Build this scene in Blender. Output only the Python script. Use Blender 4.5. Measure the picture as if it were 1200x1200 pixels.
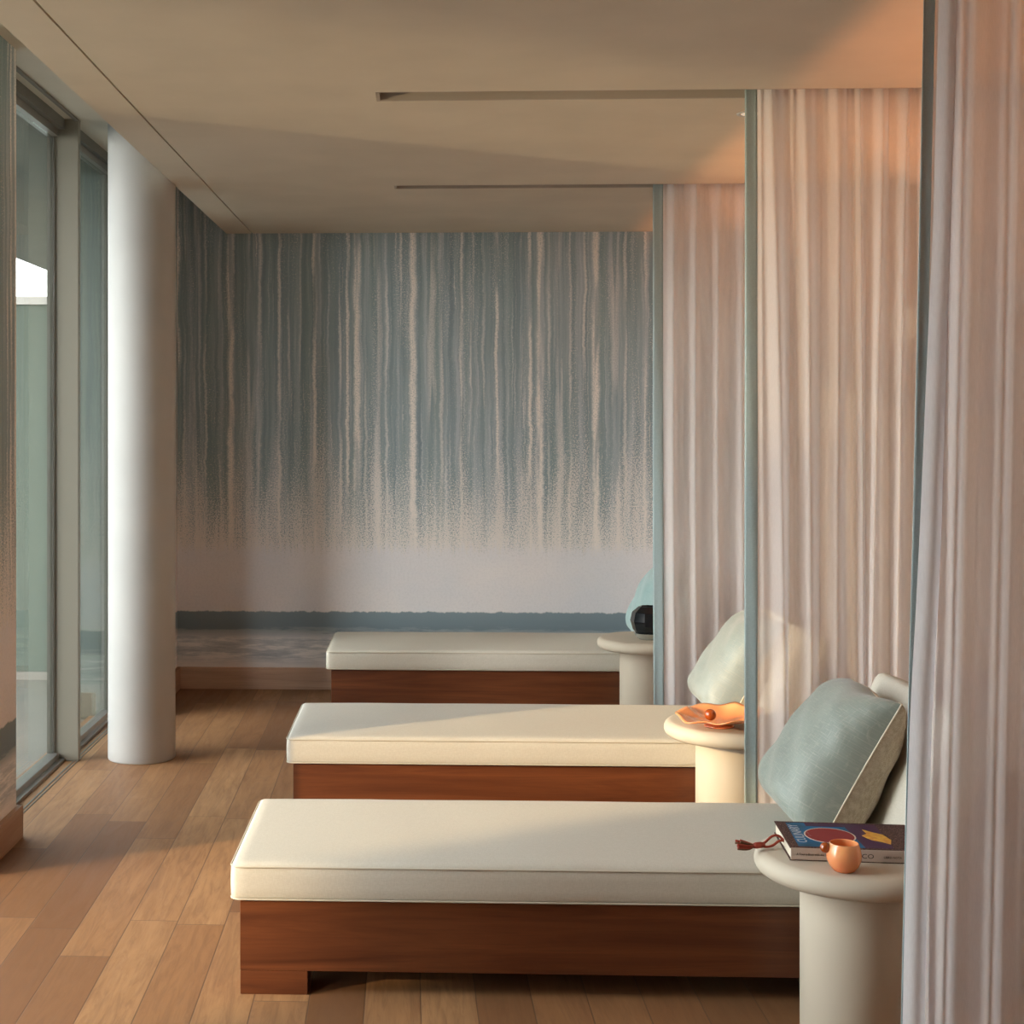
import bpy, bmesh, math, random
from mathutils import Vector, Matrix
R = math.radians
random.seed(4)
scene = bpy.context.scene
for o in list(bpy.data.objects): bpy.data.objects.remove(o)
C = bpy.data.collections.new('spa_lounge'); scene.collection.children.link(C)

# ------------------------------------------------------------------ camera
CAM_H, YAW = 1.6, 0.038
cam_d = bpy.data.cameras.new('camera'); cam = bpy.data.objects.new('camera', cam_d); C.objects.link(cam)
cam.location = (0, 0, CAM_H); cam.rotation_euler = (R(90), 0, YAW)
cam_d.sensor_width = 36; cam_d.lens = 1720 / 1200 * 36
cam_d.shift_x = (600 - 438) / 1200; cam_d.shift_y = -(600 - 496) / 1200
cam_d.clip_start = 0.05; cam_d.clip_end = 200
scene.camera = cam
vs = scene.view_settings
vs.view_transform = 'Standard'; vs.look = 'None'; vs.gamma = 1; vs.use_curve_mapping = False
vs.exposure = -0.36
scene.cycles.use_denoising = True
scene.cycles.max_bounces = 12; scene.cycles.diffuse_bounces = 6
scene.cycles.transparent_max_bounces = 24
scene.cycles.caustics_reflective = False; scene.cycles.caustics_refractive = False
scene.cycles.sample_clamp_indirect = 6

# ------------------------------------------------------------------ sky
world = bpy.data.worlds.new('sky'); scene.world = world; world.use_nodes = True
wn, wl = world.node_tree.nodes, world.node_tree.links
wn.clear()
wo = wn.new('ShaderNodeOutputWorld'); wb = wn.new('ShaderNodeBackground')
wt = wn.new('ShaderNodeTexCoord'); wsep = wn.new('ShaderNodeSeparateXYZ'); wr = wn.new('ShaderNodeValToRGB')
wm = wn.new('ShaderNodeMapRange'); wm.inputs['From Min'].default_value = -0.4; wm.inputs['From Max'].default_value = 0.8
wl.new(wt.outputs['Generated'], wsep.inputs[0]); wl.new(wsep.outputs['Z'], wm.inputs['Value'])
wl.new(wm.outputs[0], wr.inputs[0]); wl.new(wr.outputs[0], wb.inputs[0]); wl.new(wb.outputs[0], wo.inputs[0])
el = wr.color_ramp.elements
el[0].position = 0.0; el[0].color = (0.10, 0.12, 0.13, 1)
el[1].position = 1.0; el[1].color = (0.62, 0.74, 0.86, 1)
for p, c in ((0.30, (0.22, 0.24, 0.25, 1)), (0.345, (0.95, 0.90, 0.80, 1)), (0.5, (0.76, 0.86, 1.0, 1))):
    e = el.new(p); e.color = c
wb.inputs[1].default_value = 8.5
# haze glow of the low sun: a wide bright lobe round the sun's own direction
wdot = wn.new('ShaderNodeVectorMath'); wdot.operation = 'DOT_PRODUCT'; wl.new(wt.outputs['Generated'], wdot.inputs[0])
wdot.inputs[1].default_value = Vector((-.868, -.496, .30)).normalized()
wg = wn.new('ShaderNodeMapRange'); wg.interpolation_type = 'SMOOTHSTEP'; wg.inputs['From Min'].default_value = .80; wg.inputs['From Max'].default_value = 1.0
wl.new(wdot.outputs['Value'], wg.inputs['Value'])
wb2 = wn.new('ShaderNodeBackground'); wb2.inputs[0].default_value = (1.0, .96, .92, 1)
wgm = wn.new('ShaderNodeMath'); wgm.operation = 'MULTIPLY'; wgm.inputs[1].default_value = 19.0; wl.new(wg.outputs[0], wgm.inputs[0]); wl.new(wgm.outputs[0], wb2.inputs[1])
wa = wn.new('ShaderNodeAddShader'); wl.new(wb.outputs[0], wa.inputs[0]); wl.new(wb2.outputs[0], wa.inputs[1]); wl.new(wa.outputs[0], wo.inputs[0])

# ------------------------------------------------------------------ sun, its glitter off the sea, cove lights
def sun(name, elev, strength, col, angle):
    d = bpy.data.lights.new(name, 'SUN'); o = bpy.data.objects.new(name, d); C.objects.link(o)
    az = Vector((0.868, 0.496, 0)).normalized()
    dirv = az * math.cos(R(elev)) + Vector((0, 0, -math.sin(R(elev))))
    o.rotation_euler = dirv.to_track_quat('-Z', 'Y').to_euler()
    d.energy = strength; d.color = col; d.angle = R(angle); return o
sun('sun', 15, 7.4, (1.0, 0.70, 0.39), 0.9)
sun('sun_reflected_off_the_sea', -13, 2.3, (1.0, 0.74, 0.42), 2.2)

# ------------------------------------------------------------------ node helpers
class NT:
    def __init__(s, name):
        s.m = bpy.data.materials.new(name); s.m.use_nodes = True
        s.t = s.m.node_tree; s.t.nodes.clear()
        s.out = s.t.nodes.new('ShaderNodeOutputMaterial')
        s.tc = s.t.nodes.new('ShaderNodeTexCoord')
    def n(s, k): return s.t.nodes.new(k)
    def set(s, sock, v):
        if isinstance(v, bpy.types.NodeSocket): s.t.links.new(v, sock)
        elif v is not None:
            if sock.type == 'RGBA' and len(v) == 3: v = (*v, 1)
            sock.default_value = v
    def M(s, op, a, b=None, c=None, clamp=False):
        n = s.n('ShaderNodeMath'); n.operation = op; n.use_clamp = clamp
        for i, v in enumerate((a, b, c)):
            if v is not None: s.set(n.inputs[i], v)
        return n.outputs[0]
    def xyz(s, v):
        n = s.n('ShaderNodeSeparateXYZ'); s.set(n.inputs[0], v); return n.outputs
    def vec(s, x, y, z):
        n = s.n('ShaderNodeCombineXYZ'); s.set(n.inputs[0], x); s.set(n.inputs[1], y); s.set(n.inputs[2], z); return n.outputs[0]
    def noise(s, v, scale=1, detail=2, rough=.5, dist=0):
        n = s.n('ShaderNodeTexNoise'); s.set(n.inputs['Vector'], v); n.inputs['Scale'].default_value = scale
        n.inputs['Detail'].default_value = detail; n.inputs['Roughness'].default_value = rough
        n.inputs['Distortion'].default_value = dist; return n.outputs[0]
    def white(s, v, dims='3D'):
        n = s.n('ShaderNodeTexWhiteNoise'); n.noise_dimensions = dims
        s.set(n.inputs['W' if dims == '1D' else 'Vector'], v); return n.outputs[0]
    def mr(s, v, a, b, c=0, d=1, smooth=False):
        n = s.n('ShaderNodeMapRange'); n.interpolation_type = 'SMOOTHSTEP' if smooth else 'LINEAR'
        for i, q in enumerate((v, a, b, c, d)): s.set(n.inputs[i], q)
        return n.outputs[0]
    def mix(s, f, a, b, bt='MIX'):
        n = s.n('ShaderNodeMix'); n.data_type = 'RGBA'; n.blend_type = bt
        s.set(n.inputs[0], f); s.set(n.inputs[6], a); s.set(n.inputs[7], b); return n.outputs[2]
    def ramp(s, f, stops):
        n = s.n('ShaderNodeValToRGB'); s.set(n.inputs[0], f); e = n.color_ramp.elements
        while len(e) > 1: e.remove(e[-1])
        for i, (p, c) in enumerate(stops):
            c = (c, c, c, 1) if isinstance(c, (int, float)) else (*c, 1)
            if i == 0: e[0].position = p; e[0].color = c
            else: q = e.new(p); q.color = c
        return n.outputs[0]
    def bump(s, h, strength=.2, dist=.002):
        n = s.n('ShaderNodeBump'); s.set(n.inputs['Height'], h); n.inputs['Strength'].default_value = strength
        n.inputs['Distance'].default_value = dist; return n.outputs[0]
    def pbr(s, col, rough=.5, spec=.5, metal=0, normal=None, **kw):
        n = s.n('ShaderNodeBsdfPrincipled'); s.set(n.inputs['Base Color'], col); s.set(n.inputs['Roughness'], rough)
        n.inputs['Specular IOR Level'].default_value = spec; n.inputs['Metallic'].default_value = metal
        if normal is not None: s.set(n.inputs['Normal'], normal)
        for k, v in kw.items(): s.set(n.inputs[k.replace('_', ' ')], v)
        return n.outputs[0]
    def done(s, sh): s.t.links.new(sh, s.out.inputs[0]); return s.m
    @property
    def obj(s): return s.tc.outputs['Object']
    @property
    def rnd(s): return s.n('ShaderNodeObjectInfo').outputs['Random']

def plain(name, col, rough=.5, spec=.5, metal=0, **kw):
    t = NT(name); return t.done(t.pbr(col, rough, spec, metal, **kw))

# ------------------------------------------------------------------ materials
def m_plaster(name, col, rough=.75):
    t = NT(name); a = t.noise(t.obj, 3, 4); b = t.noise(t.obj, 60, 3)
    c = t.mix(t.mr(a, .35, .65), tuple(v * .96 for v in col), tuple(min(1, v * 1.03) for v in col))
    return t.done(t.pbr(c, rough, .25, normal=t.bump(b, .05)))
M = {}
M['ceiling'] = m_plaster('ceiling_plaster', (.62, .545, .44))
M['recess'] = m_plaster('recess_plaster', (.60, .57, .49))
M['column'] = m_plaster('column_plaster', (.46, .455, .44), .55)
M['wall'] = m_plaster('warm_wall_plaster', (.55, .44, .36))
M['table'] = m_plaster('limewash_plaster', (.52, .46, .365), .6)
M['seam'] = plain('shadow_gap', (.16, .11, .08), .8)
M['slot'] = m_plaster('slot_plaster', (.42, .36, .30))
M['fin'] = plain('window_fin_paint', (.26, .245, .20), .45)
M['frame'] = plain('dark_window_frame', (.15, .145, .125), .4)
M['metal'] = plain('brushed_metal', (.35, .33, .30), .35, metal=.8)
M['terrace'] = m_plaster('terrace_stone', (.20, .185, .155))
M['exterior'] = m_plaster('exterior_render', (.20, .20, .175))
M['exterior_dark'] = m_plaster('darkened_exterior_render', (.09, .10, .08))  # render darkened so the view through the second window reads dark
M['lens'] = plain('downlight_lens', (.8, .7, .55), .4, Emission_Color=(1, .84, .64, 1), Emission_Strength=.6)
M['led'] = plain('cove_trough_paint', (.6, .5, .42), .7)

def m_glass(name, tint, k):
  t = NT(name)
  g = t.n('ShaderNodeBsdfGlossy'); g.inputs['Roughness'].default_value = 0.0; g.inputs[0].default_value = (.95, 1, .96, 1)
  tr = t.n('ShaderNodeBsdfTransparent'); tr.inputs[0].default_value = (*tint, 1)
  lw = t.n('ShaderNodeLayerWeight'); lw.inputs[0].default_value = .5
  ff = t.M('MULTIPLY_ADD', t.M('POWER', lw.outputs['Facing'], 4.0), k, .04, clamp=True)
  mx = t.n('ShaderNodeMixShader'); t.set(mx.inputs[0], ff); t.set(mx.inputs[1], tr.outputs[0]); t.set(mx.inputs[2], g.outputs[0])
  return t.done(mx.outputs[0])
M['glass'] = m_glass('window_glass', (.95, .965, .95), .45)
M['glass_dimmed'] = m_glass('dimmed_window_glass', (.88, .90, .88), .28)  # same glazing, tint and reflection lowered to dim the second window
t = NT('frosted_green_glass')
df = t.pbr((.22, .27, .235), .5, .5); tl = t.n('ShaderNodeBsdfTranslucent'); tl.inputs[0].default_value = (.20, .255, .215, 1)
mx = t.n('ShaderNodeMixShader'); mx.inputs[0].default_value = .55; t.set(mx.inputs[1], df); t.set(mx.inputs[2], tl.outputs[0])
M['frosted'] = t.done(mx.outputs[0])

# oak floor: boards along Y, turned slightly, random end joints and tones
t = NT('oak_floorboards')
x, y, z = t.xyz(t.obj)
a = -0.0165
xr = t.M('SUBTRACT', x, t.M('MULTIPLY', y, a)); W = .1545
bi = t.M('DIVIDE', t.M('ADD', xr, 10.0), W); idx = t.M('FLOOR', bi); fx = t.M('FRACT', bi)
off = t.white(idx, '1D')
ly = t.M('DIVIDE', t.M('ADD', y, t.M('MULTIPLY_ADD', off, 5.0, 20.0)), 1.25); jd = t.M('FLOOR', ly); fy = t.M('FRACT', ly)
cell = t.white(t.vec(idx, jd, 1.0)); cell2 = t.white(t.vec(idx, jd, 7.0))
gv = t.vec(t.M('MULTIPLY', xr, 9.0), t.M('ADD', t.M('MULTIPLY', y, 1.3), t.M('MULTIPLY', cell, 37.0)), t.M('MULTIPLY', cell2, 20.0))
g1 = t.noise(gv, 1.6, 5, .6, 1.2)
g2 = t.noise(t.vec(t.M('MULTIPLY', xr, 120.0), t.M('MULTIPLY', y, 5.0), cell), 1.0, 3, .6)
wv = t.n('ShaderNodeTexWave'); wv.bands_direction = 'X'; t.set(wv.inputs[0], gv); wv.inputs['Scale'].default_value = 1.1
wv.inputs['Distortion'].default_value = 9; wv.inputs['Detail'].default_value = 3; wv.inputs['Detail Scale'].default_value = .7
tone = t.ramp(cell, [(0, (.165, .070, .028)), (.25, (.255, .120, .050)), (.55, (.325, .163, .069)), (.8, (.42, .228, .102)), (1, (.18, .082, .034))])
col = t.mix(t.mr(g1, .3, .7, 0, .5), tone, (.20, .095, .045))
swirl = t.noise(t.vec(t.M('MULTIPLY', xr, 26.0), t.M('ADD', t.M('MULTIPLY', y, 2.6), t.M('MULTIPLY', cell, 53.0)), cell2), 1.0, 4, .65, 1.8)
col = t.mix(t.mr(swirl, .46, .62, 0, .40), col, (.17, .08, .038))
col = t.mix(t.mr(g2, .5, .75, 0, .25), col, (.16, .08, .04))
ex = t.M('MINIMUM', fx, t.M('SUBTRACT', 1.0, fx)); ey = t.M('MINIMUM', fy, t.M('SUBTRACT', 1.0, fy))
seam = t.M('MINIMUM', t.mr(ex, .004, .016), t.mr(ey, .0006, .0022))
knot = t.mr(t.noise(t.vec(t.M('MULTIPLY', xr, 5.0), t.M('MULTIPLY', y, 2.2), t.M('MULTIPLY', cell, 9.0)), 1.0, 1), .74, .82, 0, .6)
col = t.mix(knot, col, (.12, .06, .035))
col = t.mix(seam, (.13, .07, .04), col)
M['floor'] = t.done(t.pbr(col, t.mr(g1, .3, .7, .42, .55), .35, normal=t.bump(t.M('ADD', t.M('MULTIPLY', seam, .6), t.M('MULTIPLY', g2, .25)), .35, .002)))

def m_wood(name, dark, mid, light, axis='x', rough=.32):
    t = NT(name); x, y, z = t.xyz(t.obj); r = t.M('MULTIPLY', t.rnd, 17.0)
    if axis == 'y': x, y = y, x
    v = t.vec(t.M('ADD', t.M('MULTIPLY', x, 1.1), r), t.M('MULTIPLY', y, 14.0), t.M('MULTIPLY', z, 16.0))
    a = t.noise(v, 1, 5, .6, .8)
    b = t.noise(t.vec(t.M('MULTIPLY', x, 5.0), t.M('MULTIPLY', y, 160.0), t.M('MULTIPLY', z, 190.0)), 1, 3, .6)
    c = t.ramp(a, [(.3, dark), (.5, mid), (.72, light)])
    c = t.mix(t.mr(b, .5, .8, 0, .35), c, tuple(q * .5 for q in dark))
    return t.done(t.pbr(c, rough, .4, normal=t.bump(b, .06)))
M['teak'] = m_wood('teak', (.07, .020, .008), (.115, .035, .013), (.165, .052, .019))
M['skirt_x'] = m_wood('baseboard_wood_lit', (.52, .34, .24), (.60, .40, .285), (.66, .46, .33), 'x', .5)  # face-on baseboards lightened in colour to stand in for extra light
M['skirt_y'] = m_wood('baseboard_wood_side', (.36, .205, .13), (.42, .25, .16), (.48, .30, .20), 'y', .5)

def m_fabric(name, c1, c2, scale=1.0, strength=.25, weave=True, slub=.0, sheen=0):
    t = NT(name); x, y, z = t.xyz(t.obj)
    w1 = t.noise(t.vec(t.M('MULTIPLY', x, 90.0), t.M('MULTIPLY', y, 650.0), t.M('MULTIPLY', z, 650.0)), scale, 2)
    w2 = t.noise(t.vec(t.M('MULTIPLY', x, 650.0), t.M('MULTIPLY', y, 90.0), t.M('MULTIPLY', z, 90.0)), scale, 2)
    w = t.M('MULTIPLY', t.M('ADD', w1, w2), .5)
    c = t.mix(t.mr(w, .4, .6), c1, c2)
    big = t.noise(t.obj, 5, 3)
    return t.done(t.pbr(c, .85, .2, normal=t.bump(t.M('ADD', w, t.M('MULTIPLY', big, slub)), strength, .0015), Sheen_Weight=sheen))
M['canvas'] = m_fabric('cream_canvas', (.51, .475, .40), (.56, .525, .45), 1, .12)
M['piping'] = plain('cream_piping', (.50, .45, .36), .8, .2)
M['beige_weave'] = m_fabric('beige_linen', (.36, .30, .22), (.50, .43, .33), .6, .4)
M['cream_weave'] = m_fabric('cream_linen', (.52, .45, .33), (.62, .55, .43), .8, .3)
def m_silk(name, c1, c2, thread):
    t = NT(name); x, y, z = t.xyz(t.obj)
    h = t.noise(t.vec(t.M('MULTIPLY', x, 22.0), t.M('MULTIPLY', y, 260.0), 0.0), 1, 3, .7)
    v = t.noise(t.vec(t.M('MULTIPLY', x, 260.0), t.M('MULTIPLY', y, 22.0), 3.0), 1, 3, .7)
    c = t.mix(t.mr(t.noise(t.obj, 6, 2), .35, .65), c1, c2)
    c = t.mix(t.mr(h, .52, .68, 0, .55), c, thread); c = t.mix(t.mr(v, .54, .7, 0, .5), c, thread)
    bmp = t.M('ADD', t.M('MULTIPLY', t.M('ADD', h, v), .3), t.M('MULTIPLY', t.noise(t.obj, 9, 3, .6, .6), 1.2))
    return t.done(t.pbr(c, .5, .45, normal=t.bump(bmp, .35, .006), Sheen_Weight=.25))
M['sage'] = m_silk('sage_slub_silk', (.205, .24, .21), (.255, .295, .26), (.40, .40, .35))
M['silver'] = m_silk('pale_silver_silk', (.20, .255, .265), (.25, .295, .30), (.33, .345, .335))
M['aqua'] = m_silk('aqua_silk', (.25, .38, .385), (.31, .44, .44), (.37, .50, .49))
M['seam_light'] = plain('pale_thread', (.66, .60, .48), .7)

def m_sheer(name, c, alpha, transl=.5):
    t = NT(name); x, y, z = t.xyz(t.obj)
    wv = t.noise(t.vec(t.M('MULTIPLY', x, 500.0), t.M('MULTIPLY', y, 500.0), t.M('MULTIPLY', z, 60.0)), 1, 2)
    col = t.mix(t.mr(wv, .35, .65), tuple(q * .95 for q in c), c)
    d = t.n('ShaderNodeBsdfDiffuse'); t.set(d.inputs[0], col); tl = t.n('ShaderNodeBsdfTranslucent'); t.set(tl.inputs[0], col)
    m1 = t.n('ShaderNodeMixShader'); m1.inputs[0].default_value = transl; t.set(m1.inputs[1], d.outputs[0]); t.set(m1.inputs[2], tl.outputs[0])
    tp = t.n('ShaderNodeBsdfTransparent')
    lwt = t.n('ShaderNodeLayerWeight'); lwt.inputs[0].default_value = .5       # more threads per line of sight where the cloth turns edge-on
    op = t.M('MULTIPLY_ADD', lwt.outputs['Facing'], 1 - alpha, alpha, clamp=True)
    m2 = t.n('ShaderNodeMixShader'); t.set(m2.inputs[0], op); t.set(m2.inputs[1], tp.outputs[0]); t.set(m2.inputs[2], m1.outputs[0])
    return t.done(m2.outputs[0])
M['sheer'] = m_sheer('sheer_voile', (.87, .83, .825), .78)
M['sheer_fold'] = m_sheer('sheer_voile_hem', (.86, .84, .85), .93)
M['band'] = m_fabric('grey_green_edge_band', (.35, .45, .47), (.40, .51, .53), 1, .1)

# wallpaper mural: slate ground, pale drips and spatter falling to a mist band, dark horizon, mottled water below
def m_mural():
    t = NT('drip_mural_wallpaper'); x, y, z = t.xyz(t.obj)
    u0 = t.M('ADD', x, y)
    P = 214 / 195.3
    u00 = 8.81 + (404 - 503) / 195.3
    wob = t.M('ADD', t.M('MULTIPLY', t.M('SUBTRACT', t.noise(t.vec(t.M('MULTIPLY', u0, 6.0), 0.0, t.M('MULTIPLY', z, 3.2)), 1, 2), .5), .040),
              t.M('MULTIPLY', t.M('SUBTRACT', t.noise(t.vec(t.M('MULTIPLY', u0, 9.0), 3.0, t.M('MULTIPLY', z, 26.0)), 1, 3), .5),
                  t.mr(z, 1.0, 2.0, .032, .012)))
    wob = t.M('ADD', wob, t.M('MULTIPLY', t.M('SUBTRACT', t.noise(t.vec(u0, 6.0, z), 110, 2), .5), .018))
    u = t.M('ADD', u0, wob)
    v = t.M('FRACT', t.M('DIVIDE', t.M('SUBTRACT', u, u00 - 8 * P), P))
    def spikes(lst):
        st = [(0.0, 0.0)]
        for c, w, s in lst:
            c /= 214; w /= 214
            st += [(c - w, 0.0), (c - w * .35, s), (c + w * .35, s), (c + w, 0.0)]
        return st
    A = t.ramp(v, spikes([(3.5, 2.6, .95), (15, 5.0, 1.0), (50, 1.8, .6), (80, 5.0, 1.0), (114, 2.4, .6), (137, 2.2, .75), (179, 2.6, .9)]))
    B = t.ramp(v, spikes([(25, 2.0, .55), (39, 6.0, .5), (67, 2, .7), (102, 6.5, .5), (149, 2.2, .55), (163, 1.8, .5), (209, 2.2, .7)]))
    lo = t.noise(t.vec(t.M('MULTIPLY', u0, 22.0), 5.0, t.M('MULTIPLY', z, 1.5)), 1, 1)
    lo2 = t.noise(t.vec(t.M('MULTIPLY', u0, 30.0), 9.0, t.M('MULTIPLY', z, 1.1)), 1, 1)
    grain = t.noise(t.vec(u0, 0.0, z), 130, 3, .75)
    grain2 = t.noise(t.vec(u0, 4.0, z), 75, 3, .65)
    sA = t.M('MULTIPLY', A, t.mr(lo, .36, .52, .15, 1, True)); sB = t.M('MULTIPLY', B, t.mr(lo2, .44, .58, 0, 1, True))
    st = t.M('MAXIMUM', sA, sB)
    grain3 = t.noise(t.vec(u0, 14.0, z), 120, 3, .7)
    st = t.M('MULTIPLY', st, t.mr(grain3, .36, .52, .3, 1))
    fine = t.noise(t.vec(t.M('MULTIPLY', u, 105.0), 33.0, t.M('MULTIPLY', z, .9)), 1, 1)
    gate = t.noise(t.vec(t.M('MULTIPLY', u0, 20.0), 44.0, t.M('MULTIPLY', z, 2.0)), 1, 2)
    fl = t.M('MULTIPLY', t.mr(fine, .66, .72), t.mr(gate, .46, .58))
    st = t.M('MAXIMUM', st, t.M('MULTIPLY', t.M('MULTIPLY', fl, .8), t.mr(grain3, .34, .5, .3, 1)))
    # soft broad washes
    wash = t.noise(t.vec(t.M('MULTIPLY', u, 26.0), 2.0, t.M('MULTIPLY', z, .55)), 1, 3, .6)
    base = t.ramp(wash, [(.28, (.225, .295, .335)), (.45, (.30, .375, .42)), (.58, (.41, .475, .515)), (.75, (.58, .62, .66))])
    base = t.mix(t.mr(t.noise(t.vec(t.M('MULTIPLY', u, 9.0), 7.0, t.M('MULTIPLY', z, .5)), 1, 2), .4, .65, 0, .5), base, (.24, .335, .345))
    thin = t.noise(t.vec(t.M('MULTIPLY', u, 75.0), 12.0, t.M('MULTIPLY', z, .8)), 1, 2)
    base = t.mix(t.mr(thin, .58, .72, 0, .55), base, (.68, .70, .73))
    pale = (.92, .86, .81)
    col = t.mix(t.M('MULTIPLY', st, .95), base, pale)
    # spatter, denser near drips and towards the mist
    near = t.noise(t.vec(t.M('MULTIPLY', u, 11.0), 15.0, t.M('MULTIPLY', z, 1.0)), 1, 2)
    dens = t.M('ADD', t.mr(z, 1.55, .86, 0, .95), t.mr(near, .44, .66, .0, .48))
    spread = t.M('ADD', dens, t.M('MULTIPLY', wash, .15))
    thr = t.M('SUBTRACT', .655, t.M('MULTIPLY', spread, .215))
    spk = t.mr(t.M('SUBTRACT', grain, thr), 0.0, .05)
    col = t.mix(t.M('MULTIPLY', spk, t.mr(z, 1.6, .9, .7, .9)), col, (.84, .78, .75))
    # mist band
    e1 = t.M('ADD', z, t.M('ADD', t.M('MULTIPLY', t.M('SUBTRACT', t.noise(t.vec(t.M('MULTIPLY', u0, 40.0), 21.0, 0.0), 1, 2), .5), .16), t.M('MULTIPLY', t.M('SUBTRACT', grain2, .5), .18)))
    mist = t.mix(t.mr(t.noise(t.vec(t.M('MULTIPLY', u0, 1.5), 30.0, t.M('MULTIPLY', z, 2.0)), 1, 4), .35, .65), (.84, .79, .79), (.74, .735, .78))
    mist = t.mix(t.mr(grain2, .45, .7, 0, .12), mist, (.30, .32, .34))
    col = t.mix(t.mr(e1, .90, .80, 0, 1, True), col, mist)
    # horizon band and water
    e2 = t.M('ADD', z, t.M('MULTIPLY', t.M('SUBTRACT', t.noise(t.vec(t.M('MULTIPLY', u0, 14.0), 40.0, 0.0), 1, 6, .75), .5), .05))
    band = t.mix(t.mr(z, .46, .34), (.235, .30, .34), (.20, .26, .30))
    col = t.mix(t.mr(e2, .470, .463), col, t.mix(t.mr(e2, .475, .463), (.55, .52, .49), band))
    wat = t.noise(t.vec(t.M('MULTIPLY', u0, 3.0), 50.0, t.M('MULTIPLY', z, 28.0)), 1, 5, .7)
    water = t.ramp(wat, [(.34, (.40, .45, .50)), (.48, (.60, .63, .66)), (.58, (.88, .87, .87))])
    water = t.mix(t.mr(z, .20, .14), water, (.85, .82, .81))
    col = t.mix(t.mr(t.M('ADD', z, t.M('MULTIPLY', t.M('SUBTRACT', wat, .5), .18)), .37, .31), col, water)
    return t.done(t.pbr(col, .8, .15))
M['mural'] = m_mural()

t = NT('smoky_black_glass')
M['black_glass'] = t.done(t.pbr((.004, .007, .010), .06, .5))
M['clear_base'] = plain('clear_thick_glass', (.75, .72, .62), .05, .6, Transmission_Weight=.6)
t = NT('orange_glass')
z = t.xyz(t.obj)[2]
oc = t.mix(t.mr(z, 0, .055), (.70, .19, .065), (.86, .38, .16))
M['orange_glass'] = t.done(t.pbr(oc, .12, .5, Subsurface_Weight=.35, Subsurface_Radius=(.02, .008, .004), Coat_Weight=.4))
M['amber'] = plain('amber_glass', (.30, .055, .006), .06, .7, Coat_Weight=.5)
M['leather'] = plain('red_brown_cord', (.33, .045, .022), .6)
M['leather_dark'] = plain('olive_brown_cord', (.14, .06, .025), .7)
t = NT('dotted_brown_cover')
vo = t.n('ShaderNodeTexVoronoi'); t.set(vo.inputs['Vector'], t.obj); vo.inputs['Scale'].default_value = 260
M['book_cover'] = t.done(t.pbr(t.mix(t.mr(vo.outputs['Distance'], .25, .45), (.20, .12, .09), (.055, .025, .022)), .7, .2))
t = NT('blue_cover_art')
M['book_blue'] = t.done(t.pbr(t.mix(t.mr(t.noise(t.obj, 14, 3), .35, .65), (.015, .07, .12), (.01, .12, .27)), .6, .2))
M['book_purple'] = plain('purple_cover_art', (.06, .022, .055), .6, .2)
M['book_red'] = plain('red_cover_art', (.24, .03, .03), .6, .2)
M['book_white'] = plain('white_cover_art', (.62, .55, .46), .5)
t = NT('yellow_cover_art')
M['book_yellow'] = t.done(t.pbr(t.mix(t.mr(t.noise(t.obj, 60, 3), .4, .6), (.55, .22, .03), (.68, .40, .05)), .4))
M['book_spine'] = plain('grey_pink_spine', (.46, .38, .32), .6)
M['book_ink'] = plain('black_ink', (.03, .025, .02), .6)
M['book_silver'] = plain('silver_lettering', (.40, .42, .46), .4)
M['pages'] = plain('cream_pages', (.62, .55, .44), .8)

# ------------------------------------------------------------------ object helpers
def link(name, bm, mat, parent=None, smooth=False, loc=None):
    me = bpy.data.meshes.new(name); bmesh.ops.recalc_face_normals(bm, faces=bm.faces); bm.to_mesh(me); bm.free()
    if smooth:
        for p in me.polygons: p.use_smooth = True
    o = bpy.data.objects.new(name, me); C.objects.link(o)
    me.materials.append(M[mat] if isinstance(mat, str) else mat)
    if parent: o.parent = parent
    if loc: o.location = loc
    return o
def tag(o, label, cat, group=None):
    o['label'] = label; o['category'] = cat
    if group: o['group'] = group
    return o
def thing(name, label, cat, loc=(0, 0, 0), rz=0, group=None):
    o = bpy.data.objects.new(name, None); C.objects.link(o); o.empty_display_size = .1
    o.location = loc; o.rotation_euler = (0, 0, rz); return tag(o, label, cat, group)
def box(bm, x0, x1, y0, y1, z0, z1, bev=0, seg=2):
    b = bmesh.new(); bmesh.ops.create_cube(b, size=1)
    bmesh.ops.scale(b, vec=(x1 - x0, y1 - y0, z1 - z0), verts=b.verts)
    bmesh.ops.translate(b, vec=((x0 + x1) / 2, (y0 + y1) / 2, (z0 + z1) / 2), verts=b.verts)
    if bev: bmesh.ops.bevel(b, geom=list(b.edges), offset=bev, segments=seg, profile=.5, affect='EDGES')
    me = bpy.data.meshes.new('tmp'); b.to_mesh(me); b.free(); bm.from_mesh(me); bpy.data.meshes.remove(me); return bm
def Bx(*a, **k): return box(bmesh.new(), *a, **k)
def struct(name, bm, mat, parent=None, smooth=False, loc=None):
    o = link(name, bm, mat, parent, smooth, loc)
    if not parent: o['kind'] = 'structure'
    return o
def lathe(profile, n=64, bm=None):
    bm = bm or bmesh.new(); rings = []
    for r, z in profile:
        rings.append([bm.verts.new((r * math.cos(2 * math.pi * i / n), r * math.sin(2 * math.pi * i / n), z)) for i in range(n)] if r > 1e-6 else [bm.verts.new((0, 0, z))])
    for a, b in zip(rings, rings[1:]):
        for i in range(n):
            j = (i + 1) % n
            if len(a) == 1 and len(b) == 1: continue
            if len(a) == 1: bm.faces.new((a[0], b[i], b[j]))
            elif len(b) == 1: bm.faces.new((a[i], a[j], b[0]))
            else: bm.faces.new((a[i], a[j], b[j], b[i]))
    return bm
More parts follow.
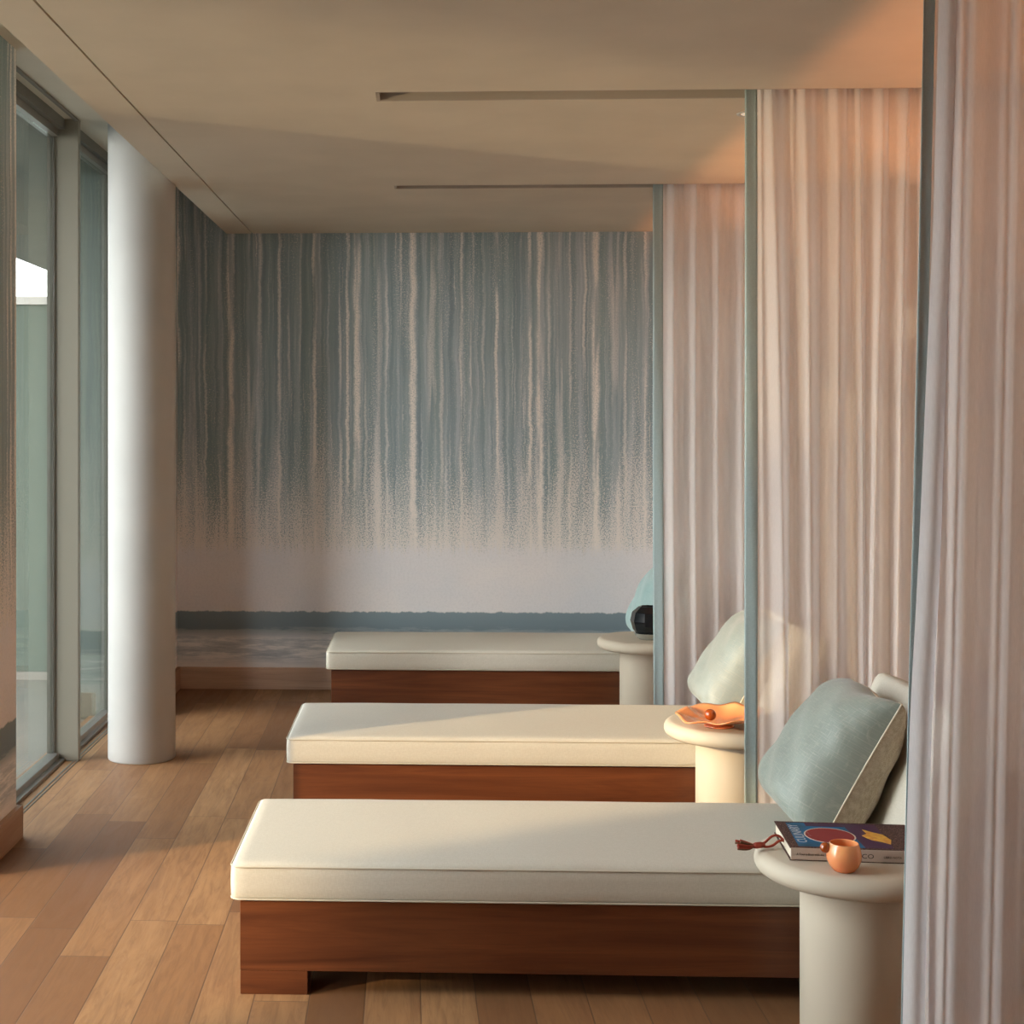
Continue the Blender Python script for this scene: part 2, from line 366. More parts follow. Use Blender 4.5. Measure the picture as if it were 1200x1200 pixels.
def tube(pts, r, n=8, bm=None, closed=False, taper=None):
    bm = bm or bmesh.new(); pts = [Vector(p) for p in pts]; rings = []; N = len(pts)
    for k, p in enumerate(pts):
        a = pts[(k - 1) % N] if (closed or k) else p; b = pts[(k + 1) % N] if (closed or k < N - 1) else p
        d = (b - a).normalized(); up = Vector((0, 0, 1)) if abs(d.z) < .9 else Vector((0, 1, 0))
        s = d.cross(up).normalized(); w = s.cross(d); rr = r * (taper(k / (N - 1)) if taper else 1)
        rings.append([bm.verts.new(p + rr * (math.cos(2 * math.pi * i / n) * s + math.sin(2 * math.pi * i / n) * w)) for i in range(n)])
    for k in range(N if closed else N - 1):
        a, b = rings[k], rings[(k + 1) % N]
        for i in range(n): bm.faces.new((a[i], a[(i + 1) % n], b[(i + 1) % n], b[i]))
    if not closed: bm.faces.new(rings[0]); bm.faces.new(rings[-1][::-1])
    return bm
def catmull(pts, n=8):
    pts = [Vector(p) for p in pts]; P = [pts[0]] + pts + [pts[-1]]; out = []
    for i in range(1, len(P) - 2):
        p0, p1, p2, p3 = P[i - 1:i + 3]
        for k in range(n):
            u = k / n
            out.append(.5 * ((2 * p1) + (p2 - p0) * u + (2 * p0 - 5 * p1 + 4 * p2 - p3) * u * u + (3 * p1 - p0 - 3 * p2 + p3) * u ** 3))
    return out + [pts[-1]]

# ------------------------------------------------------------------ the room
CZ, RZ, FY = 2.744, 3.04, 8.815
XL, XR, YB = -1.72, 2.35, -1.6
struct('floor', Bx(-1.86, XR, YB, FY + .1, -.12, 0), 'floor')
# main ceiling slab with two curtain slots; it stops at X=-1.22 where the raised perimeter recess begins
SL = [(3.045, 3.195, -.19), (5.068, 5.216, -.187), (7.064, 7.172, -.171)]
bm = bmesh.new(); y0 = YB
for a, b, xs in SL:
    box(bm, -1.065, XR, y0, a, CZ, RZ); box(bm, -1.065, xs, a, b, CZ, RZ); y0 = b
box(bm, -1.065, XR, y0, FY, CZ, RZ)
struct('ceiling', bm, 'ceiling')
struct('ceiling_margin', Bx(-1.225, -1.073, YB, FY, CZ, RZ), 'ceiling')
struct('trim_1', Bx(-1.073, -1.065, YB, FY, CZ + .008, RZ), 'seam')
for i, (a, b, xs) in enumerate(SL):
    bm = Bx(xs, XR, a, b, CZ + .06, RZ)
    box(bm, xs, XR, a, a + .012, CZ + .001, CZ + .06); box(bm, xs, XR, b - .012, b, CZ + .001, CZ + .06)
    box(bm, xs, xs + .012, a, b, CZ + .001, CZ + .06)
    struct('trim_%d' % (i + 2), bm, 'slot')
    rail = link('curtain_track', Bx(xs + .03, XR, (a + b) / 2 - .012, (a + b) / 2 + .012, CZ + .035, CZ + .06), 'metal')
    tag(rail, ['slim metal curtain track in the ceiling slot above the nearest curtain', 'slim metal curtain track in the ceiling slot above the middle curtain',
               'slim metal curtain track in the ceiling slot above the farthest curtain'][i], 'curtain track', 'curtain tracks in the ceiling slots')
struct('ceiling_recess', Bx(-1.86, -1.225, YB, FY, RZ, RZ + .1), 'recess')
struct('ceiling_slab', Bx(-1.86, XR, YB, FY + .1, RZ + .1, RZ + .25), 'recess')
struct('wall_back', Bx(-1.86, XR, FY, FY + .12, 0, RZ + .1), 'mural')
struct('wall_right', Bx(XR, XR + .12, YB, FY + .1, -.1, RZ + .1), 'wall')
struct('wall_front', Bx(-1.86, XR, YB - .12, YB, -.1, RZ + .1), 'wall')
# left pier between the glazing, and the return beyond the column
PX = -1.592
struct('wall_left', Bx(-1.86, PX, 5.13, 5.60, 0, RZ), 'mural')
struct('wall_left_far', Bx(-1.742, -1.522, 7.95, FY, 0, RZ), 'mural')
struct('baseboard_left', Bx(PX, PX + .022, 5.12, 5.622, 0, .125, bev=.002), 'skirt_y')
struct('baseboard_left_end', Bx(-1.86, PX + .022, 5.60, 5.622, 0, .125, bev=.002), 'skirt_x')
struct('baseboard_left_far_end', Bx(-1.70, -1.50, 7.928, 7.95, 0, .13, bev=.002), 'skirt_x')
struct('baseboard_left_far', Bx(-1.522, -1.50, 7.94, FY, 0, .13, bev=.002), 'skirt_y')
struct('baseboard_back', Bx(-1.50, XR, FY - .022, FY, 0, .13, bev=.002), 'skirt_x')
# round column
bm = lathe([(0, 0), (.158, 0), (.160, .006), (.160, RZ)], 96)
struct('column', bm, 'column', smooth=True, loc=(-1.378, 6.985, 0))

# ------------------------------------------------------------------ glazing along the left side
def window(name, x, y0, y1, front=.03, glass='glass'):
    w = struct(name, Bx(x - .03, x + front, y0, y1, RZ - .05, RZ), 'frame')
    bm = Bx(x - .022, x + front * .55, y0, y1, 0, .040, bev=.003); box(bm, x - .03, x + front, y0, y1, 0, .014)
    link('bottom_rail', bm, 'metal', w)
    bm = Bx(x - .022, x + .008, y0, y0 + .03, .040, RZ - .05); box(bm, x - .022, x + .008, y1 - .012, y1, .040, RZ - .05)
    link('stile', bm, 'frame', w)
    link('top_rail', Bx(x - .022, x + front * .55, y0 + .03, y1 - .012, RZ - .085, RZ - .05), 'metal', w)
    link('pane', Bx(x - .005, x + .005, y0 + .03, y1 - .012, .040, RZ - .085), glass, w)
    return w
window('window_1', -1.785, 5.625, 6.885, .06)
window('window_2', -1.765, 6.932, 7.948, .055, 'glass_dimmed')
for i, (a, b) in enumerate(((1.80, 5.125),)): window('window_%d' % (i + 3), -1.745, a, b)
struct('trim_5', Bx(-1.778, -1.660, 6.886, 6.93, 0, RZ, bev=.003), 'fin')
struct('wall_left_near', Bx(-1.86, PX, YB, 1.75, 0, RZ), 'wall')
for k, yy in enumerate((1.75,)):
    struct('trim_%d' % (6 + k), Bx(-1.86, -1.69, yy, yy + .05, 0, RZ), 'fin')
# sliding-door grooves in the floor and matching track above
bm = Bx(-1.688, -1.680, 5.63, 7.94, -.002, .0025); box(bm, -1.668, -1.664, 5.63, 7.94, -.002, .0025)
struct('trim_9', bm, 'frame')
struct('trim_10', Bx(-1.676, -1.66, 5.63, 6.885, RZ - .012, RZ - .001), 'frame')

# ------------------------------------------------------------------ outside
struct('terrace_floor', Bx(-4.6, -1.86, -3, 17, -.14, -.02), 'terrace')
bm = bmesh.new(); out = []
for k in range(41):                          # curved edge of the roof overhang
    yy = -4 + 24 * k / 40; u_ = min(1, max(0, (yy - 5) / 8.0)); out.append((-2.15 - 1.55 * math.sin(u_ * math.pi / 2) ** 1.0, yy))
top = [bm.verts.new((x, y, 3.30)) for x, y in out] + [bm.verts.new((-1.86, 20, 3.30)), bm.verts.new((-1.86, -4, 3.30))]
bot = [bm.verts.new((x, y, 3.08)) for x, y in out] + [bm.verts.new((-1.86, 20, 3.08)), bm.verts.new((-1.86, -4, 3.08))]
bm.faces.new(top); bm.faces.new(bot[::-1]); n = len(top)
for i in range(n): bm.faces.new((top[i], bot[i], bot[(i + 1) % n], top[(i + 1) % n]))
struct('roof_overhang', bm, 'exterior')
struct('wall_sun_block_pier', Bx(-2.6, -1.86, 5.13, 5.45, -4, 3.08), 'exterior')  # unseen fin added to keep sun out of the windows past the pier
struct('wall_sun_block_distant', Bx(-31, -30, -10.9, -7.0, -20, 20), 'exterior')  # far-off block added only to shade the farther windows from the sun
struct('wall_dark_backing', Bx(-1.97, -1.745, 7.96, 8.44, -.02, 3.08), 'exterior_dark')  # dark block added outside so the second window's pane stays dark
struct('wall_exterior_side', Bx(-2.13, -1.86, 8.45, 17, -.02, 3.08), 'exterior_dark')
ts = thing('terrace_screen', 'pale green frosted glass screen with metal rails outside the left window', 'screen', (0, 9.2, 0))
link('glass_panel', Bx(-3.6, -1.82, -.006, .006, .03, 2.35), 'frosted', ts)
link('top_rail', Bx(-3.6, -1.82, -.02, .02, 2.35, 2.40), 'metal', ts)
link('bottom_rail', Bx(-3.6, -1.82, -.02, .02, -.02, .03), 'metal', ts)
struct('wall_sun_block_wing', Bx(-11.15, -11, -8, -3.3, -12, 14), 'exterior')  # out-of-view sun blocker, added to shade the near part of the room
struct('wall_sun_block_end', Bx(-11.15, -11, -3.3, -2.1, -12, 14), 'exterior')  # added blocker edge that sets the near limit of the sun patch
struct('wall_sun_block_upper', Bx(-11.15, -11, -2.1, -1.62, 4.15, 14), 'exterior')  # added unseen piece that stops high sun reaching the middle curtain

# ------------------------------------------------------------------ light coves above the headboards
for k, (a, b) in enumerate(((-1.2, 2.9), (3.35, 4.95), (5.38, 6.95), (7.32, 8.70))):
    cv = thing('cove_light', 'narrow light trough fixed to the right wall behind the curtains', 'light', (XR, (a + b) / 2, 1.98), 0, 'cove lights on the right wall')
    h = (b - a) / 2
    bm = Bx(-.20, 0, -h, h, 0, .015); box(bm, -.20, -.188, -h, h, .015, .135); link('trough', bm, 'led', cv)
    d = bpy.data.lights.new('cove_lamp', 'AREA'); d.shape = 'RECTANGLE'; d.size = b - a - .1; d.size_y = .010
    d.energy = 7.5 * (b - a) / 1.6; d.color = (1.0, .38, .14); d.spread = R(110)
    lo = bpy.data.objects.new('cove_lamp', d); C.objects.link(lo); lo.parent = cv; lo.location = (-.06, 0, .05)
    lo.rotation_euler = Vector((-1, 0, 1)).to_track_quat('-Z', 'Y').to_euler()
# recessed downlights, one in each bay
for yy, lab in ((3.47, 'small recessed round downlight above the nearest table'), (5.47, 'small recessed round downlight beside the middle curtain'),
                (7.50, 'small recessed round downlight beside the farthest curtain')):
    dl = thing('downlight', lab, 'light', (1.19, yy, CZ), 0, 'ceiling downlights')
    link('trim_ring', lathe([(.040, -.001), (.046, -.004), (.055, -.003), (.056, 0)], 40), 'column', dl, True)
    link('lens', lathe([(0, -.0008), (.040, -.001)], 40), 'lens', dl)
    d = bpy.data.lights.new('downlight_lamp', 'SPOT'); d.energy = 8 if yy > 7 else 4; d.color = (1.0, .84, .64); d.spot_size = R(95); d.spot_blend = .9
    d.shadow_soft_size = .035
    lo = bpy.data.objects.new('downlight_lamp', d); C.objects.link(lo); lo.parent = dl; lo.location = (0, 0, -.02)

# ------------------------------------------------------------------ daybeds
def rbox_smooth(x0, x1, y0, y1, z0, z1, r, crown=0.0, nx=40, ny=14, nz=4, wav=0.0, seed=0):
    """soft upholstered block: rounded edges, slightly crowned faces"""
    bm = bmesh.new(); bmesh.ops.create_cube(bm, size=2)
    for ax, n in ((0, nx), (1, ny), (2, nz)):
        es = [e for e in bm.edges if abs(abs((e.verts[0].co - e.verts[1].co).normalized()[ax]) - 1) < 1e-4]
        bmesh.ops.subdivide_edges(bm, edges=es, cuts=n, use_grid_fill=True)
    hx, hy, hz = (x1 - x0) / 2, (y1 - y0) / 2, (z1 - z0) / 2
    rnd = random.Random(seed); ph = [rnd.uniform(0, 6.28) for _ in range(8)]
    for v in bm.verts:
        u = v.co.copy()
        # push grid lines towards the edges so the rounding is well sampled
        w = [math.copysign(1 - (1 - abs(c)) ** 1.35, c) for c in u]
        p = Vector((w[0] * hx, w[1] * hy, w[2] * hz))
        q = Vector((max(-hx + r, min(hx - r, p.x)), max(-hy + r, min(hy - r, p.y)), max(-hz + r, min(hz - r, p.z))))
        d = p - q
        if d.length > 1e-7: p = q + d.normalized() * r
        fx, fy, fz = 1 - (p.x / hx) ** 2, 1 - (p.y / hy) ** 2, 1 - (p.z / hz) ** 2
        wv = wav * (math.sin(p.x * 9 + ph[0]) + math.sin(p.x * 17 + p.y * 5 + ph[1]) * .6 + math.sin(p.y * 14 + ph[2]) * .5)
        if abs(w[2]) > .999: p.z += math.copysign((crown + wv) * (max(fx, 0) ** .35) * (max(fy, 0) ** .35), w[2])
        if abs(w[1]) > .999: p.y += math.copysign((crown * .6 + wv) * (max(fz, 0) ** .5) * max(fx, 0) ** .3, w[1])
        if abs(w[0]) > .999: p.x += math.copysign(crown * .6 * (max(fz, 0) ** .5), w[0])
        v.co = p + Vector(((x0 + x1) / 2, (y0 + y1) / 2, (z0 + z1) / 2))
    return bm
def seam_loop(x0, x1, y0, y1, z, r, rad, parent, name='piping', mat='piping'):
    pts = []
    for cx, cy, a0 in ((x1 - r, y1 - r, 0), (x0 + r, y1 - r, 90), (x0 + r, y0 + r, 180), (x1 - r, y0 + r, 270)):
        for k in range(7):
            a = R(a0 + 15 * k); pts.append((cx + r * math.cos(a), cy + r * math.sin(a), z))
    full = []
    for i, p in enumerate(pts):
        q = pts[(i + 1) % len(pts)]; L = (Vector(q) - Vector(p)).length; m = max(1, int(L / .08))
        for j in range(m): full.append(Vector(p).lerp(Vector(q), j / m))
    return link(name, tube(full, rad, 6, closed=True), mat, parent, True)

BX0, BX1, BW = 0.0, 2.60, .70      # bed local: foot at x=0, front at y=0
LEAN = R(60.7)
def make_daybed():
    b = thing('daybed', '', 'daybed')
    frame = Bx(0, BX1, 0, .022, .067, .262, bev=.0015)
    box(frame, 0, BX1, BW - .022, BW, .067, .262, bev=.0015); box(frame, 0, .022, .022, BW - .022, .067, .262, bev=.0015)
    box(frame, BX1 - .022, BX1, .022, BW - .022, .067, .262, bev=.0015)
    link('frame', frame, 'teak', b)
    link('platform', Bx(.022, BX1 - .022, .022, BW - .022, .235, .258), 'teak', b)
    for sx in (0, BX1 - .19):
        for sy in (0, BW - .12): link('leg', Bx(sx + .0005, sx + .19, sy + .0005, sy + .1195, 0, .0665, bev=.0015), 'teak', b)
    mt = link('mattress', rbox_smooth(-.024, 1.795, -.012, BW + .012, .263, .370, .017, .006, wav=.0009, seed=3), 'canvas', b, True)
    seam_loop(-.026, 1.797, -.014, BW + .014, .360, .03, .0028, mt); seam_loop(-.026, 1.797, -.014, BW + .014, .270, .03, .0026, mt)
    # raised back cushion, leaning back
    bc = rbox_smooth(0, .14, -.012, BW + .012, 0, .50, .028, .008, nx=8, ny=24, nz=20, seed=5)
    rot = Matrix.Rotation(R(21), 4, 'Y')
    bmesh.ops.transform(bc, matrix=Matrix.Translation((1.795, 0, .335)) @ rot, verts=bc.verts)
    bk = link('backrest', bc, 'canvas', b, True)
    # wedge supporting board under the back cushion
    w = bmesh.new(); d = Vector((math.cos(LEAN), 0, math.sin(LEAN)))
    prof = [(1.90, .262), (2.12, .64), (2.155, .64), (2.42, .262)]
    f = [w.verts.new((x, .03, z)) for x, z in prof]; g_ = [w.verts.new((x, BW - .03, z)) for x, z in prof]
    w.faces.new(f); w.faces.new(g_[::-1])
    for i in range(4): w.faces.new((f[i], g_[i], g_[(i + 1) % 4], f[(i + 1) % 4]))
    link('backrest_support', w, 'teak', b)
    return b
def copy_tree(o, parent=None):
    c = o.copy(); C.objects.link(c)
    if parent: c.parent = parent
    for ch in list(o.children): copy_tree(ch, c)
    return c
beds = [(-.531, 4.097, 'nearest daybed, cream mattress on a reddish brown wooden base with a visible front foot'),
        (-.535, 5.747, 'middle daybed, cream mattress crossed by a diagonal sunlight edge, on a reddish wooden base'),
        (-.533, 7.943, 'farthest daybed, cream mattress on dark wood beside the mural wall')]
b0 = make_daybed()
BEDS = []
for i, (x, y, lab) in enumerate(beds):
    BEDS.append(b0 if i == 0 else copy_tree(b0))
for (x, y, lab), b in zip(beds, BEDS):
    b.location = (x, y, 0); tag(b, lab, 'daybed', 'daybeds in a row')

# ------------------------------------------------------------------ pillows
def pillow(label, loc, lean, wy, hz, tf, tb, front_mat, back_mat, seed, rz=0, corner=.5):
    """local x across the width, y up the face, z out of the front"""
    p = thing('throw_pillow', label, 'pillow', loc, 0, 'throw pillows on the daybeds')
    # basis: width -> world Y (slightly turned), height -> leaning up, normal -> towards -X and up
    up = Vector((math.cos(lean), 0, math.sin(lean))); wd = Vector((0, -1, 0)); nm = wd.cross(up)
    m = Matrix((wd, up, nm)).transposed().to_4x4()
    p.rotation_euler = (Matrix.Rotation(rz, 4, 'Z') @ m).to_euler()
    rnd = random.Random(seed); N = 44
    ph = [rnd.uniform(0, 6.28) for _ in range(10)]
    def outline(a, b):
        # a,b in -1..1; sides pulled in between the pointed corners
        k = 1 - .045 * (1 - b * b) * abs(a) ** 3; l = 1 - .045 * (1 - a * a) * abs(b) ** 3
        return a * k * wy / 2, b * l * hz / 2
    def half(t, sgn, nm_, mat, parent):
        bm = bmesh.new(); g = []
        for i in range(N + 1):
            a = -1 + 2 * i / N; a = math.copysign(1 - (1 - abs(a)) ** 1.5, a); row = []
            for j in range(N + 1):
                b = -1 + 2 * j / N; b = math.copysign(1 - (1 - abs(b)) ** 1.5, b)
                x, y = outline(a, b)
                e = (max(0, 1 - abs(a) ** 3.6) ** .42) * (max(0, 1 - abs(b) ** (5.5 if b < 0 else 3.4)) ** .42)
                sag = 1 - .16 * b                                  # filling sits low
                edge = min(1 - abs(a), 1 - abs(b))
                wr = .0035 * math.sin((x if abs(a) < abs(b) else y) * 95 + ph[0] + 3 * math.sin(9 * a + ph[1]) + 2 * math.sin(7 * b + ph[3])) * math.exp(-edge * 7) * min(1, edge * 14)
                wr += .0035 * math.sin(7 * a + 9 * b + ph[2]) * min(1, edge * 3)
                row.append(bm.verts.new((x, y + (.006 * math.sin(5 * a + ph[4]) if b > .6 else 0), sgn * (t * e * sag + wr))))
            g.append(row)
        for i in range(N):
            for j in range(N): bm.faces.new((g[i][j], g[i + 1][j], g[i + 1][j + 1], g[i][j + 1]))
        return link(nm_, bm, mat, parent, True)
    fr = half(tf, 1, 'front_panel', front_mat, p); bk = half(tb, -1, 'back_panel', back_mat, p)
    pts = []
    for (a0, b0_), (a1, b1) in (((-1, -1), (1, -1)), ((1, -1), (1, 1)), ((1, 1), (-1, 1)), ((-1, 1), (-1, -1))):
        for k in range(24):
            a, b = a0 + (a1 - a0) * k / 24, b0_ + (b1 - b0_) * k / 24
            x, y = outline(a, b); pts.append((x, y + (.006 * math.sin(5 * a + ph[4]) if b > .6 else 0), 0))
    link('piping', tube(pts, .0026, 6, closed=True), 'seam_light', p, True)
    return p
cl = Vector((math.cos(LEAN), 0, math.sin(LEAN)))
def pil_loc(x, y, z, hz): return Vector((x, y, z)) + cl * (hz / 2)
pillow('large sage green slub pillow with beige back on the nearest daybed', pil_loc(1.118, 4.475, .392, .46), LEAN, .47, .46, .150, .115, 'sage', 'beige_weave', 1)
pillow('pale silver grey pillow with cream back on the middle daybed', pil_loc(1.185, 6.125, .392, .46), LEAN, .47, .46, .145, .10, 'silver', 'cream_weave', 2)
pillow('aqua pillow half hidden behind the black vase on the farthest daybed', pil_loc(1.195, 8.32, .385, .44), R(72), .46, .43, .145, .06, 'aqua', 'cream_weave', 3)

# ------------------------------------------------------------------ side tables
def make_table():
    tb = thing('side_table', '', 'side table')
    link('pedestal', lathe([(0, 0), (.130, 0), (.134, .004), (.134, .408), (.1335, .4135)], 96), 'table', tb, True)
    prof = [(0, .4135), (.215, .4135)]
    for k in range(13):
        a = -90 + 15 * k; prof.append((.2235 + .0285 * math.cos(R(a)), .443 + .0295 * math.sin(R(a))))
    prof += [(.19, .4735), (0, .4735)]
    link('tabletop', lathe(prof, 96), 'table', tb, True)
    return tb
t0 = make_table(); TT = [t0, copy_tree(t0), copy_tree(t0)]
for tb, (x, y, lab) in zip(TT, ((1.112, 3.905, 'nearest round pedestal table, cream, holding the book and orange tumbler'),
                                (1.143, 5.605, 'middle round pedestal table, cream, holding the orange glass bowl'),
                                (1.136, 7.78, 'farthest round pedestal table, cream, holding the black glass vase'))):
    tb.location = (x, y, 0); tag(tb, lab, 'side table', 'round pedestal side tables')

# ------------------------------------------------------------------ curtains
def curtain(label, xa_top, xa_mid, xa_bot, x_end, yc, folds, amp, band_w, seed, fold_over=False, fan=0.0):
    cu = thing('curtain', label, 'curtain', (xa_top, yc, 0), 0, 'sheer curtains between the daybeds')
    ztop, zbot = CZ + .035, .012
    rnd = random.Random(seed); NZ = 26
    # pleat table: irregular spacing and depth, cumulative
    xs = [0.0]
    while xs[-1] < 1.0: xs.append(xs[-1] + rnd.uniform(.55, 1.55) / folds)
    dep = [rnd.uniform(.55, 1.0) for _ in xs]; sk = [rnd.uniform(-1, 1) for _ in xs]
    def lead(z):
        t_ = (ztop - z) / (ztop - zbot)
        return xa_top + (xa_mid - xa_top) * min(1, t_ * 2) + (xa_bot - xa_mid) * max(0, t_ * 2 - 1)
    def surf(s, z):
        t_ = (ztop - z) / (ztop - zbot)
        k = 0
        while k < len(xs) - 2 and xs[k + 1] < s: k += 1
        w = xs[k + 1] - xs[k]; q = (s - xs[k]) / w
        tight = .70 + .30 * min(1, t_ * 3.0)
        ph = 2 * math.pi * (q + .09 * sk[k] * math.sin(math.pi * t_ * 1.3))
        c0 = .5 + .12 * sk[k] * math.sin(math.pi * t_ * 1.1); wd = .17 + .06 * dep[k]
        ridge = math.exp(-((q - c0) / wd) ** 2)
        side = .35 * math.exp(-((q - .12) / .07) ** 2) * (1 if sk[k] > 0 else .2)
        yy = -amp * dep[k] * tight * (1.9 * ridge + side - .6)
        yy += .010 * math.sin(9 * s + 2.2 * t_ + seed)
        if abs(math.cos(ph)) > 2: yy = 0
        # gathered header: extra fine ruffles fading out downwards
        yy += .006 * math.sin(s * folds * 14.0 + 4 * sk[k]) * math.exp(-t_ * 16)
        x0 = lead(z); xx = x0 + band_w + (x_end - x0 - band_w) * s
        xx += fan * sk[k] * .5 * math.sin(math.pi * min(1, max(0, q))) * (t_ - .25) * w * 10
        
        return xx - xa_top, yy, z
    NS = int(folds * 22)
    bm = bmesh.new(); g = []
    for i in range(NS + 1):
        g.append([bm.verts.new(surf(i / NS, ztop + (zbot - ztop) * j / NZ)) for j in range(NZ + 1)])
    for i in range(NS):
        for j in range(NZ): bm.faces.new((g[i][j], g[i + 1][j], g[i + 1][j + 1], g[i][j + 1]))
    link('sheer_panel', bm, 'sheer', cu, True)
    # leading edge band, a doubled strip with real thickness
    bm = bmesh.new(); rows = []
    for j in range(NZ + 1):
        z = ztop + (zbot - ztop) * j / NZ; x0 = lead(z) - xa_top; sx, sy, _ = surf(0, z)
        row = []
        for k in range(7):
            f_ = k / 6; row.append((x0 + band_w * f_, sy * f_ + .004 * math.sin(z * 2 + f_ * 3), z))
        rows.append(row)
    for off in (0, .004):
        pass
    vg = [[[bm.verts.new((x, y + o_, z)) for (x, y, z) in row] for row in rows] for o_ in (-.0015, .0015)]
    for L in vg:
        for j in range(NZ):
            for k in range(6): bm.faces.new((L[j][k], L[j][k + 1], L[j + 1][k + 1], L[j + 1][k]))
    for j in range(NZ):
        for k in (0, 6): bm.faces.new((vg[0][j][k], vg[0][j + 1][k], vg[1][j + 1][k], vg[1][j][k]))
    link('edge_band', bm, 'band', cu, True)
    if fold_over:                 # hem of the sheer lapping over the band lower down
        bm = bmesh.new(); g = []
        for j in range(NZ + 1):
            z = ztop + (zbot - ztop) * j / NZ; t_ = (ztop - z) / (ztop - zbot)
            x0 = lead(z) - xa_top
            xl = x0 + band_w * (.90 - min(1, max(0, (t_ - .28) / .36)) * 1.0); row = []
            for k in range(11):
                f_ = k / 10; row.append(bm.verts.new((xl + (.050) * f_, -.016 - .020 * math.sin(math.pi * f_) - .004 * math.cos(5 * z) + .012 * f_, z)))
            g.append(row)
        for j in range(NZ):
            for k in range(10): bm.faces.new((g[j][k], g[j][k + 1], g[j + 1][k + 1], g[j + 1][k]))
        link('hem_fold', bm, 'sheer_fold', cu, True)
    return cu
curtain('nearest sheer curtain, greyish lilac white, at the right edge beside the book table', 1.040, 1.014, .982, 2.2, 3.12, 13, .036, .028, 11, True)
curtain('middle sheer curtain, pinkish, with a wide grey green edge band behind the sage pillow', 1.093, 1.093, 1.093, 2.25, 5.14, 15, .031, .045, 23, fan=.25)
curtain('farthest sheer curtain, pinkish, with a grey green edge band beside the black vase', 1.075, 1.075, 1.080, 2.25, 7.12, 13, .031, .050, 35)

# ------------------------------------------------------------------ things on the tables
TZ = .4735
# black glass vase: faceted ball in a thick clear foot
v = thing('glass_vase', 'faceted black glass globe vase with thick clear base', 'vase', (1.142, 7.715, TZ), R(10))
bm = lathe([(0, .014), (.050, .014), (.080, .050), (.094, .096), (.084, .140), (.050, .170), (.043, .172), (.040, .165), (.074, .13), (.08, .10), (.06, .06), (0, .04)], 9)
link('globe', bm, 'black_glass', v)
bm = lathe([(0, 0), (.050, 0), (.058, .006), (.074, .030), (.072, .0315), (.0655, .0318), (.0505, .0135), (0, .0135)], 24)
link('clear_base', bm, 'clear_base', v, False)
# orange wavy bowl
bo = thing('glass_bowl', 'wavy rimmed orange glass bowl on the middle round table', 'bowl', (1.075, 5.50, TZ), 0)
bm = bmesh.new(); nA, nR = 72, 14; fg = []
def bowl_z(rr, a, inner):
    lift = .034 * (max(0, rr - .2) / .8) ** 1.5
    wob = (.010 * math.cos(a - .9) + .006 * math.sin(3 * a - .6) + .005 * math.sin(8 * a + .4)) * rr ** 3
    return .012 + lift + wob + (.005 if inner else 0)
def bowl_r(rr, a): return .152 * rr * (1 + .09 * rr * math.sin(4 * a + .7) + .05 * rr * math.sin(7 * a))
for inner in (0, 1):
    L = []
    for i in range(nR + 1):
        rr = i / nR
        L.append([bm.verts.new((bowl_r(rr, 2 * math.pi * k / nA) * math.cos(2 * math.pi * k / nA), bowl_r(rr, 2 * math.pi * k / nA) * math.sin(2 * math.pi * k / nA), bowl_z(rr, 2 * math.pi * k / nA, inner))) for k in range(nA)] if i else [bm.verts.new((0, 0, bowl_z(0, 0, inner)))])
    for i in range(nR):
        for k in range(nA):
            j = (k + 1) % nA
            if i == 0: bm.faces.new((L[0][0], L[1][k], L[1][j]))
            else: bm.faces.new((L[i][k], L[i + 1][k], L[i + 1][j], L[i][j]))
    fg.append(L)
for k in range(nA):
    j = (k + 1) % nA; bm.faces.new((fg[0][nR][k], fg[1][nR][k], fg[1][nR][j], fg[0][nR][j]))
link('dish', bm, 'orange_glass', bo, True)
link('foot', lathe([(0, 0), (.052, 0), (.056, .003), (.052, .008), (.040, .0135), (0, .0135)], 48), 'orange_glass', bo, True)
bm = bmesh.new(); bmesh.ops.create_uvsphere(bm, u_segments=32, v_segments=20, radius=.0215)
tag(link('glass_ball', bm, 'amber', None, True, (1.035, 5.458, TZ + .051)), 'small amber glass ball lying in the orange glass bowl', 'ball')
# orange tumbler with amber bead handle
tm = thing('glass_tumbler', 'small round orange glass tumbler in front of the book', 'tumbler', (1.042, 3.735, TZ), 0)
link('bowl', lathe([(0, 0), (.022, 0), (.026, .002), (.036, .014), (.0425, .030), (.0432, .042), (.040, .058), (.0355, .070), (.0345, .0715), (.0335, .070), (.038, .056), (.040, .042), (.038, .03), (.03, .014), (0, .009)], 56), 'orange_glass', tm, True)
bm = bmesh.new(); bmesh.ops.create_uvsphere(bm, u_segments=28, v_segments=18, radius=.0135)
bead = link('bead_handle', bm, 'amber', tm, True, (-.046, .002, .058)); bead['label'] = 'amber glass bead on the side of the tumbler'
# book
bk = thing('book', 'hardback recipe book with blue and brown cover and red bookmark cord', 'book', (.930, 3.820, TZ + .0004), R(-4))
BL, BD, BT = .345, .250, .034
link('cover_board', Bx(-.002, BL, 0, BD, BT - .003, BT, bev=.0006), 'book_cover', bk)
link('back_board', Bx(-.002, BL, 0, BD, 0, .003, bev=.0006), 'book_cover', bk)
link('page_block', Bx(.002, BL - .004, .004, BD - .004, .003, BT - .003), 'pages', bk)
link('spine', Bx(0, BL - .002, -.0022, .004, .0025, BT - .0012, bev=.001), 'book_spine', bk)
def flat_poly(pts, z0, z1):
    bm = bmesh.new(); a = [bm.verts.new((x, y, z0)) for x, y in pts]; b = [bm.verts.new((x, y, z1)) for x, y in pts]
    bm.faces.new(a[::-1]); bm.faces.new(b); n = len(pts)
    for i in range(n): bm.faces.new((a[i], a[(i + 1) % n], b[(i + 1) % n], b[i]))
    return bm
zt = BT
